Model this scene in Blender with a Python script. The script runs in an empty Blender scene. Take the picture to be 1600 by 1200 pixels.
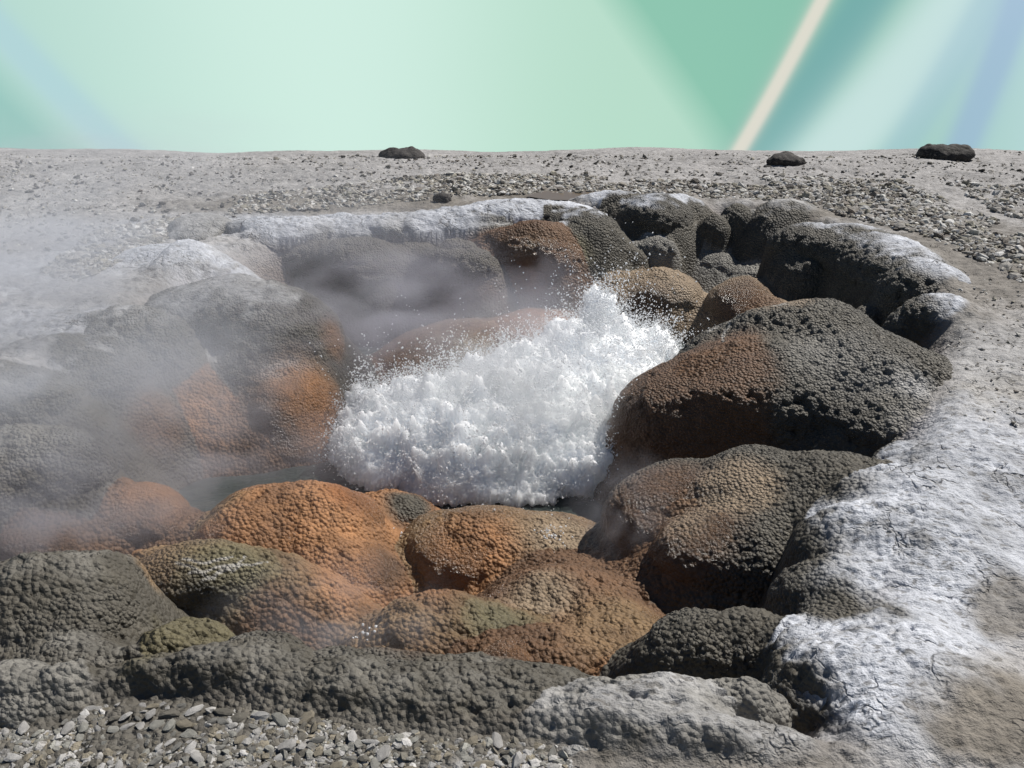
import bpy, bmesh, math, random
import numpy as np
from mathutils import Vector, Matrix

random.seed(7); RNG = np.random.default_rng(7)
scene = bpy.context.scene
col = scene.collection

# ---------------------------------------------------------------- camera
# The spring lies on a hillside that rises away from the viewer; everything is laid out in
# the hillside's own frame (x right, y uphill, z off the slope) and SLOPE carries it to the world.
TILT = math.radians(8.65)
SLOPE = Matrix.Rotation(TILT, 4, 'X')
F = 1386.0; PITCH = math.radians(23.4); EYE = 1.6
cam_d = bpy.data.cameras.new("camera"); cam = bpy.data.objects.new("camera", cam_d); col.objects.link(cam)
cam_d.lens = 36 * F / 1600; cam_d.sensor_width = 36; cam_d.clip_start = .05; cam_d.clip_end = 2000
cam.matrix_world = SLOPE @ Matrix.Translation((0, 0, EYE)) @ Matrix.Rotation(math.pi / 2 - PITCH, 4, 'X')
scene.camera = cam

# ---------------------------------------------------------------- light
SUN_LOCAL = Vector((0.57, 0.42, 0.82)).normalized()
SUN_DIR = (SLOPE.to_3x3() @ SUN_LOCAL).normalized()
elev = math.asin(SUN_DIR.z); azim = math.atan2(SUN_DIR.x, SUN_DIR.y)
sd = bpy.data.lights.new("sun", 'SUN'); sd.energy = 5.0; sd.angle = math.radians(.6); sd.color = (1, .96, .9)
so = bpy.data.objects.new("sun", sd); col.objects.link(so)
so.rotation_euler = SUN_DIR.to_track_quat('Z', 'Y').to_euler()

w = bpy.data.worlds.new("World"); scene.world = w; w.use_nodes = True
nt = w.node_tree; nt.nodes.clear()
def N(nt, t, **k):
    n = nt.nodes.new(t)
    for a, b in k.items():
        if a.startswith('i_'):
            key = a[2:]; key = int(key) if key.isdigit() else key.replace('_', ' ')
            n.inputs[key].default_value = b
        else: setattr(n, a, b)
    return n
L = lambda nt, a, b: nt.links.new(a, b)
def ramp(nt, fac, stops, interp='EASE'):
    r = N(nt, 'ShaderNodeValToRGB'); r.color_ramp.interpolation = interp
    e = r.color_ramp.elements
    while len(e) < len(stops): e.new(.5)
    for q, (p, c) in zip(e, stops):
        q.position = p; q.color = c if len(c) == 4 else (*c, 1)
    L(nt, fac, r.inputs[0]); return r
def math_(nt, op, a, b=None, clamp=False):
    m = N(nt, 'ShaderNodeMath', operation=op, use_clamp=clamp)
    for i, v in enumerate((a, b)):
        if v is None: continue
        if hasattr(v, 'links'): L(nt, v, m.inputs[i])
        else: m.inputs[i].default_value = v
    return m.outputs[0]
def mixc(nt, fac, a, b, mode='MIX'):
    m = N(nt, 'ShaderNodeMix', data_type='RGBA', blend_type=mode)
    for i, v in ((0, fac), (6, a), (7, b)):
        if hasattr(v, 'links'): L(nt, v, m.inputs[i])
        else: m.inputs[i].default_value = v if i == 0 else (*v, 1)
    return m.outputs[2]
sky = N(nt, 'ShaderNodeTexSky', sky_type='NISHITA', sun_disc=False, sun_elevation=elev, sun_rotation=azim, altitude=2300,
        air_density=1.0, dust_density=.6, ozone_density=2.5)
tc = N(nt, 'ShaderNodeTexCoord')
# added streaks shaped and coloured after the title banner's arcs, bent by slow noise
wn = N(nt, 'ShaderNodeTexNoise', i_Scale=1.6, i_Detail=2.0, i_Roughness=.45); L(nt, tc.outputs['Generated'], wn.inputs['Vector'])
sep = N(nt, 'ShaderNodeSeparateXYZ'); L(nt, tc.outputs['Generated'], sep.inputs[0])
sx = math_(nt, 'DIVIDE', sep.outputs[0], math_(nt, 'MAXIMUM', sep.outputs[1], .15))   # bearing
sz = sep.outputs[2]
def streak(x0, slope, width, gain, bend=0.0):
    """band whose bearing is x0 + slope * height"""
    a = math_(nt, 'SUBTRACT', sx, math_(nt, 'ADD', math_(nt, 'MULTIPLY', sz, slope), x0))
    if bend: a = math_(nt, 'SUBTRACT', a, math_(nt, 'MULTIPLY', math_(nt, 'MULTIPLY', sz, sz), bend))
    a = math_(nt, 'ADD', a, math_(nt, 'MULTIPLY', math_(nt, 'SUBTRACT', wn.outputs[0], .5), .05))
    q = math_(nt, 'DIVIDE', a, width); q = math_(nt, 'MULTIPLY', q, q)
    return math_(nt, 'MULTIPLY', math_(nt, 'DIVIDE', 1.0, math_(nt, 'ADD', 1.0, math_(nt, 'MULTIPLY', q, q))), gain)
def side(x0, slope, soft):
    a = math_(nt, 'SUBTRACT', sx, math_(nt, 'ADD', math_(nt, 'MULTIPLY', sz, slope), x0))
    return math_(nt, 'ADD', math_(nt, 'DIVIDE', a, soft), .5, True)
lr = N(nt, 'ShaderNodeMapRange', interpolation_type='SMOOTHSTEP'); L(nt, math_(nt, 'ABSOLUTE', sz), lr.inputs['Value']); lr.inputs['From Min'].default_value = .155; lr.inputs['From Max'].default_value = .26; lr.inputs['To Min'].default_value = 1; lr.inputs['To Max'].default_value = 0
lowm = math_(nt, 'MULTIPLY', lr.outputs[0], math_(nt, 'GREATER_THAN', sep.outputs[1], 0.0))
pale = ramp(nt, math_(nt, 'ADD', math_(nt, 'MULTIPLY', math_(nt, 'ADD', sx, math_(nt, 'MULTIPLY', wn.outputs[0], .25)), .8), .4, True),
            [(0, (9.6, 14.2, 12.6)), (.35, (12.8, 17.2, 15.2)), (.62, (9.8, 14.8, 12.0)), (.8, (7.4, 12.6, 10.0)), (1, (10, 14, 14.5))]).outputs[0]
def over(c, f, k): return mixc(nt, f, c, k)
c = over(pale, math_(nt, 'MULTIPLY', side(.23, -.81, .05), math_(nt, 'MULTIPLY', math_(nt, 'SUBTRACT', 1.0, side(.30, .70, .05)), .85)), (4.8, 10.9, 8.2))
c = over(c, streak(.275, .70, .035, .8), (3.0, 7.6, 7.8))
c = over(c, streak(.350, .95, .055, .85), (12.4, 16.0, 15.6))
c = over(c, streak(.42, .6, .022, .5), (6.5, 10.5, 12.5))
c = over(c, streak(.485, .36, .020, .55), (6.0, 8.4, 13.6))
c = over(c, math_(nt, 'MULTIPLY', math_(nt, 'SUBTRACT', 1.0, side(-.47, -1.1, .06)), .7), (5.2, 10.6, 9.6))
c = over(c, streak(-.43, -1.05, .026, .8), (9.0, 13.4, 14.2))
c = over(c, streak(.246, .56, .0095, .85), (16.5, 15.2, 13.2))
c = mixc(nt, 1.0, c, (.80, .80, .81), 'MULTIPLY')
c3 = mixc(nt, lowm, sky.outputs[0], c)
bg = N(nt, 'ShaderNodeBackground', i_Strength=.05); L(nt, c3, bg.inputs[0])
ow = N(nt, 'ShaderNodeOutputWorld'); L(nt, bg.outputs[0], ow.inputs[0])

vs = scene.view_settings; vs.view_transform = 'Standard'; vs.look = 'None'; vs.exposure = 0.3; vs.gamma = 1
cy = scene.cycles
cy.use_denoising = True; cy.max_bounces = 6; cy.diffuse_bounces = 2; cy.volume_bounces = 1; cy.transparent_max_bounces = 12
cy.volume_step_rate = 2.0; cy.volume_max_steps = 96
cy.use_adaptive_sampling = False

# ---------------------------------------------------------------- maths
CP, SP = math.cos(PITCH), math.sin(PITCH)
def P(px, py, z=0.0):
    """point of the hillside frame seen at photo pixel (px, py) at height z"""
    x = (px - 800) / F; v = (600 - py) / F
    d = np.array((x, CP + v * SP, -SP + v * CP)); t = (z - EYE) / d[2]
    return np.array((0, 0, EYE)) + d * t
def depth(p): return p[1] * CP - (p[2] - EYE) * SP
def proj(v):
    """photo pixel of points of the hillside frame (used only to lay regions out)"""
    zc = v[:, 1] * CP - (v[:, 2] - EYE) * SP
    u = v[:, 1] * SP + (v[:, 2] - EYE) * CP
    return np.stack((800 + F * v[:, 0] / zc, 600 - F * u / zc), 1)
def _h(i, j, k, s=0):
    h = (i * 374761393 + j * 668265263 + k * 2147483647 + s * 974634777) & 0xFFFFFFFF
    h = ((h ^ (h >> 13)) * 1274126177) & 0xFFFFFFFF
    h = ((h ^ (h >> 16)) * 2246822519) & 0xFFFFFFFF
    return ((h ^ (h >> 15)) & 0xFFFFFF).astype(np.float32) / 0xFFFFFF
def vnoise(p, s=0):
    i = np.floor(p).astype(np.int64); f = (p - i).astype(np.float32); f = f * f * (3 - 2 * f)
    r = 0
    for a in (0, 1):
        for b in (0, 1):
            for c in (0, 1):
                wt = (f[:, 0] if a else 1 - f[:, 0]) * (f[:, 1] if b else 1 - f[:, 1]) * (f[:, 2] if c else 1 - f[:, 2])
                r = r + wt * _h(i[:, 0] + a, i[:, 1] + b, i[:, 2] + c, s)
    return r * 2 - 1
def fbm(p, sc, oct=4, s=0, g=.5):
    r = 0; a = 1; t = 0
    for o in range(oct):
        r = r + a * vnoise(p * sc + 17.3 * o, s + o); t += a; a *= g; sc *= 2.03
    return r / t
def worley(p, sc, s=0):
    q = p * sc; i = np.floor(q).astype(np.int64); f1 = np.full(len(p), 9., np.float32); f2 = f1.copy(); idv = f1.copy()
    for a in (-1, 0, 1):
        for b in (-1, 0, 1):
            for c in (-1, 0, 1):
                I, J, K = i[:, 0] + a, i[:, 1] + b, i[:, 2] + c
                dx = I + _h(I, J, K, s) - q[:, 0]; dy = J + _h(I, J, K, s + 1) - q[:, 1]; dz = K + _h(I, J, K, s + 2) - q[:, 2]
                d = np.sqrt(dx * dx + dy * dy + dz * dz).astype(np.float32)
                m = d < f1
                f2 = np.where(m, f1, np.minimum(f2, d)); f1 = np.where(m, d, f1)
    return f1, f2
def sstep(a, b, x):
    t = np.clip((x - a) / (b - a), 0, 1); return t * t * (3 - 2 * t)
def polydist(pt, poly):
    """signed distance, positive inside"""
    n = len(poly); d = np.full(len(pt), 1e9); ins = np.zeros(len(pt), bool)
    for i in range(n):
        a = poly[i]; b = poly[(i + 1) % n]; e = b - a; wv = pt - a
        t = np.clip((wv @ e) / (e @ e), 0, 1)
        d = np.minimum(d, np.hypot(*(wv - t[:, None] * e).T))
        c = ((a[1] > pt[:, 1]) != (b[1] > pt[:, 1])) & (pt[:, 0] < (b[0] - a[0]) * (pt[:, 1] - a[1]) / (b[1] - a[1] + 1e-12) + a[0])
        ins ^= c
    return np.where(ins, d, -d)

def mesh_np(name, verts, faces, cols=None, smooth=True):
    me = bpy.data.meshes.new(name); faces = np.asarray(faces)
    me.vertices.add(len(verts)); me.vertices.foreach_set('co', np.asarray(verts, np.float32).ravel())
    nf, k = faces.shape
    me.loops.add(nf * k); me.loops.foreach_set('vertex_index', faces.astype(np.int32).ravel())
    me.polygons.add(nf); me.polygons.foreach_set('loop_start', np.arange(0, nf * k, k, dtype=np.int32))
    me.polygons.foreach_set('use_smooth', np.full(nf, smooth))
    me.update(calc_edges=True)
    if cols is not None: setcol(me, cols)
    return me
def setcol(me, cols):
    a = me.color_attributes.new('tone', 'FLOAT_COLOR', 'POINT')
    a.data.foreach_set('color', np.asarray(cols, np.float32).ravel())
def put(name, me, mat, label=None, cat=None, group=None, kind=None, parent=None, mw=None):
    o = bpy.data.objects.new(name, me); col.objects.link(o)
    if mat is not None: me.materials.append(mat)
    if parent is None: o.matrix_world = SLOPE if mw is None else SLOPE @ mw
    else: o.parent = parent
    for k, v in (('label', label), ('category', cat), ('group', group), ('kind', kind)):
        if v: o[k] = v
    return o

# ---------------------------------------------------------------- materials
def rock_mat(name, bump=.35, scale=90., fine=260., spec=.4, var=.35, bd=.012):
    m = bpy.data.materials.new(name); m.use_nodes = True; nt = m.node_tree
    b = nt.nodes['Principled BSDF']; at = N(nt, 'ShaderNodeAttribute', attribute_name='tone')
    g = N(nt, 'ShaderNodeNewGeometry'); vt = N(nt, 'ShaderNodeVectorTransform', vector_type='POINT', convert_from='WORLD', convert_to='OBJECT')
    tc = N(nt, 'ShaderNodeTexCoord')
    n1 = N(nt, 'ShaderNodeTexNoise', i_Scale=scale * .25, i_Detail=5., i_Roughness=.65); L(nt, tc.outputs['Object'], n1.inputs['Vector'])
    n2 = N(nt, 'ShaderNodeTexVoronoi', feature='F1', i_Scale=scale); L(nt, tc.outputs['Object'], n2.inputs['Vector'])
    n3 = N(nt, 'ShaderNodeTexNoise', i_Scale=fine, i_Detail=3., i_Roughness=.6); L(nt, tc.outputs['Object'], n3.inputs['Vector'])
    f = math_(nt, 'ADD', math_(nt, 'MULTIPLY', n1.outputs[0], var * 2), math_(nt, 'MULTIPLY', n3.outputs[0], var * 1.6))
    f = math_(nt, 'ADD', f, 1 - var * 1.8)
    vm = N(nt, 'ShaderNodeVectorMath', operation='SCALE'); L(nt, at.outputs['Color'], vm.inputs[0]); L(nt, f, vm.inputs['Scale'])
    crust = math_(nt, 'MULTIPLY', math_(nt, 'SUBTRACT', at.outputs['Alpha'], .66), 9.0, True)
    wet = math_(nt, 'MULTIPLY', math_(nt, 'SUBTRACT', .60, at.outputs['Alpha']), 10.0, True)
    mpg = N(nt, 'ShaderNodeMapping'); mpg.inputs['Rotation'].default_value = (0, 0, .9); mpg.inputs['Scale'].default_value = (1, 1.8, 1.3); L(nt, tc.outputs['Object'], mpg.inputs[0])
    n4 = N(nt, 'ShaderNodeTexNoise', i_Scale=26., i_Detail=4., i_Roughness=.58, i_Distortion=.25); L(nt, mpg.outputs[0], n4.inputs['Vector'])
    nd = N(nt, 'ShaderNodeTexNoise', i_Scale=5., i_Detail=4., i_Roughness=.6); L(nt, tc.outputs['Object'], nd.inputs['Vector'])
    wv = N(nt, 'ShaderNodeVectorMath', operation='MULTIPLY_ADD'); L(nt, nd.outputs['Color'], wv.inputs[0]); wv.inputs[1].default_value = (.35, .35, .35); L(nt, tc.outputs['Object'], wv.inputs[2])
    vo = N(nt, 'ShaderNodeTexVoronoi', feature='DISTANCE_TO_EDGE', i_Scale=5.5); L(nt, wv.outputs[0], vo.inputs['Vector'])
    ln = math_(nt, 'SUBTRACT', 1.0, math_(nt, 'MULTIPLY', vo.outputs['Distance'], 22.0), True)
    n5 = N(nt, 'ShaderNodeTexNoise', i_Scale=4.5, i_Detail=3.); L(nt, tc.outputs['Object'], n5.inputs['Vector'])
    ln = math_(nt, 'MULTIPLY', ln, math_(nt, 'MULTIPLY', math_(nt, 'SUBTRACT', n5.outputs[0], .50), 6.0, True))
    fl = math_(nt, 'MULTIPLY', math_(nt, 'SUBTRACT', n4.outputs[0], .565), 14.0, True)
    dirt = math_(nt, 'MULTIPLY', math_(nt, 'MAXIMUM', math_(nt, 'MULTIPLY', ln, .7), math_(nt, 'MULTIPLY', fl, .6)), crust)
    L(nt, mixc(nt, dirt, vm.outputs[0], (.11, .10, .085)), b.inputs['Base Color'])
    L(nt, math_(nt, 'SUBTRACT', at.outputs['Alpha'], math_(nt, 'MULTIPLY', wet, .24)), b.inputs['Roughness'])
    b.inputs['Specular IOR Level'].default_value = spec
    h = math_(nt, 'ADD', math_(nt, 'MULTIPLY', n3.outputs[0], .5), math_(nt, 'MULTIPLY', n2.outputs[0], math_(nt, 'ADD', -1.4, math_(nt, 'ADD', math_(nt, 'MULTIPLY', crust, 1.25), math_(nt, 'MULTIPLY', wet, .8)))))
    h = math_(nt, 'ADD', h, math_(nt, 'MULTIPLY', n1.outputs[0], .8))
    h = math_(nt, 'ADD', h, math_(nt, 'MULTIPLY', crust, math_(nt, 'SUBTRACT', math_(nt, 'MULTIPLY', n4.outputs[0], -1.6), math_(nt, 'MULTIPLY', ln, 1.3))))
    bp = N(nt, 'ShaderNodeBump', i_Strength=bump, i_Distance=bd); L(nt, h, bp.inputs['Height']); L(nt, bp.outputs[0], b.inputs['Normal'])
    return m
M_ROCK = rock_mat('sinter', .9, 75., 240., .4, .4, .018); M_GROUND = rock_mat('ground', .8, 60., 150., .25, .5)
M_STONE = rock_mat('stone', .5, 120., 300., .3, .4)

TONE = {  # albedo + roughness
    'dark': (.078, .070, .055, .62), 'black': (.024, .022, .02, .6), 'olive': (.115, .10, .058, .6), 'grey': (.16, .152, .135, .65),
    'orange': (.285, .142, .064, .5), 'ochre': (.20, .13, .068, .5), 'brown': (.125, .070, .038, .5), 'rust': (.235, .098, .036, .5),
    'tan': (.24, .18, .12, .6), 'white': (.45, .465, .50, .8), 'pale': (.31, .305, .30, .8), 'gravel': (.31, .30, .292, .9),
    'mud': (.16, .142, .118, .85), 'cream': (.31, .295, .27, .8)}
T = lambda k: np.array(TONE[k], np.float32)

def knob(v, size, amp, s=0):
    f1, f2 = worley(v, 1 / size, s)
    return amp * (np.sqrt(np.clip(1 - (f1 / .95) ** 2, 0, 1)) * 1.5 - .75)

def remesh(blobs, vox, smooth):
    """one closed rock surface from overlapping lumps: (x,y,z, rx,ry,rz, rotz)"""
    bm = bmesh.new()
    for c, r, rz in blobs:
        bmesh.ops.create_icosphere(bm, subdivisions=4, radius=1, matrix=Matrix.Translation(c) @ Matrix.Rotation(rz, 4, 'Z') @ Matrix.Diagonal((*r, 1)))
    me = bpy.data.meshes.new('t'); bm.to_mesh(me); bm.free()
    o = bpy.data.objects.new('t', me); col.objects.link(o)
    m = o.modifiers.new('r', 'REMESH'); m.mode = 'VOXEL'; m.voxel_size = vox * 2
    if smooth:
        q = o.modifiers.new('s', 'SMOOTH'); q.factor = .6; q.iterations = smooth
    q = o.modifiers.new('d', 'SUBSURF'); q.levels = q.render_levels = 2
    dg = bpy.context.evaluated_depsgraph_get(); ev = o.evaluated_get(dg); me2 = ev.to_mesh()
    n = len(me2.vertices); v = np.empty(n * 3, np.float32); me2.vertices.foreach_get('co', v); v = v.reshape(-1, 3)
    nr = np.empty(n * 3, np.float32); me2.vertices.foreach_get('normal', nr); nr = nr.reshape(-1, 3)
    nf = len(me2.polygons); f = np.empty(nf * 4, np.int32); me2.loops.foreach_get('vertex_index', f); f = f.reshape(-1, 4)
    ev.to_mesh_clear(); bpy.data.objects.remove(o); bpy.data.meshes.remove(me)
    return v.copy(), nr.copy(), f.copy()

def blob3(px, py, z, rx, ry, k=.7, rot=0., d=None):
    c = P(px, py, z); mpp = depth(c) / F
    th = math.atan2(EYE - z, c[1]); V = ry * mpp
    rd = V / math.sqrt(math.sin(th) ** 2 + (k * math.cos(th)) ** 2)
    return Vector(c), (rx * mpp, rd, k * rd), math.radians(rot)

def tone(base_v, nr, base='dark', paint=(), up=None):
    A = np.zeros((len(base_v), 4), np.float32) + T(base)
    vy = fbm(base_v, 2.5, 4, 31); vf = fbm(base_v, 14, 3, 37)
    smoothk = np.zeros(len(base_v))
    if up:   # second tone on the faces that look up: white crust, greyer tops
        k, lo, hi = up
        t = sstep(lo, hi, nr[:, 2] + .22 * vy + .25 * vf)[:, None]; A = A * (1 - t) + T(k) * t; smoothk = np.maximum(smoothk, t[:, 0] * .55)
    for (k, px, py, z, rad, soft) in paint:
        c = P(px, py, z); mpp = depth(c) / F
        d = np.linalg.norm(base_v - c, axis=1) + (vy * .22 + vf * .10) * max(rad * mpp, .15)
        t = sstep(rad * mpp * (1 + soft), rad * mpp * (1 - soft), d)[:, None]
        A = A * (1 - t) + T(k) * t
        if k in ('orange', 'ochre', 'brown', 'rust', 'tan'): smoothk = np.maximum(smoothk * (1 - t[:, 0]), t[:, 0] * .74)
        if k in ('white', 'cream'): smoothk = np.maximum(smoothk, t[:, 0] * .6)
        if k in ('dark', 'black', 'olive', 'grey'): smoothk = smoothk * (1 - t[:, 0])
    wet = (A[:, 3] < .56); bl_ = sstep(-.15, .45, fbm(base_v * np.array((1, 1, .5)), 6, 4, 44))[:, None] * .5 * wet[:, None]
    A = A * (1 - bl_) + (T('brown') * .85) * bl_
    return A, smoothk, vy, vf

def rock(name, label, blobs, base='dark', paint=(), size=.045, amp=.4, rough=.02, group=None, cat='rock mound', smooth=18, veins=(), aniso=(1, 1, 1), fine=1., up=None, wn=0., crack=0.):
    bl = [blob3(*b) for b in blobs]
    dist = np.mean([np.hypot(b[0][1], EYE - b[0][2]) for b in bl])
    vox = .0036 * dist * fine
    v, nr, f = remesh(bl, vox, smooth)
    base_v = v.copy()
    # broad unevenness, then the pearled knobs
    v = v + nr * (fbm(v, 2.4, 2, 5) * rough * 2.4 + fbm(v, 9, 3, 8) * rough * .6)[:, None]
    A, smoothk, vy, vf = tone(base_v, nr, base, paint, up)
    a = amp * size * (1 - smoothk) * (1 + .5 * vy)
    kn = knob(v * np.array(aniso), size, 1.0, 3)
    if veins:
        q = proj(base_v); q = q + 5 * np.stack([fbm(base_v, 16, 3, 63 + i) for i in range(2)], 1)
        for pl in veins:
            pl = np.array(pl, float); d = np.full(len(q), 1e9)
            for a_, b_ in zip(pl[:-1], pl[1:]):
                e = b_ - a_; t = np.clip(((q - a_) @ e) / (e @ e), 0, 1); d = np.minimum(d, np.hypot(*(q - a_ - t[:, None] * e).T))
            t = (sstep(2.6, .8, d) * .8 * (nr[:, 2] > 0))[:, None]; A = A * (1 - t) + T('cream') * t; A[:, 3] = .6
    kn2 = knob(v, size * .45, 1.0, 13)
    v = v + nr * (a * kn + a * .3 * kn2)[:, None]
    if crack:
        f1, f2 = worley(base_v + .06 * np.stack([fbm(base_v, 8, 3, 60 + i) for i in range(3)], 1), 1 / .2, 21)
        e = np.clip((f2 - f1) / .16, 0, 1) * (1 - .8 * sstep(-.1, .25, fbm(base_v, 3, 3, 68))) + .8 * sstep(-.1, .25, fbm(base_v, 3, 3, 68))
        v = v - nr * (crack * (1 - e) ** 2)[:, None]
    A[:, :3] *= (1 + .22 * vy + .16 * vf)[:, None]
    # relief shading put into the colour: knob tips paler, gaps between darker
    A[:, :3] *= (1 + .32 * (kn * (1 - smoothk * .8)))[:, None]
    A = np.clip(A, .005, .95)
    keep = base_v[:, 2] > (min(b[0][2] for b in bl) - .35)
    me = mesh_np(name, v, f, A)
    return put(name, me, M_ROCK, label, cat, group)

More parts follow.
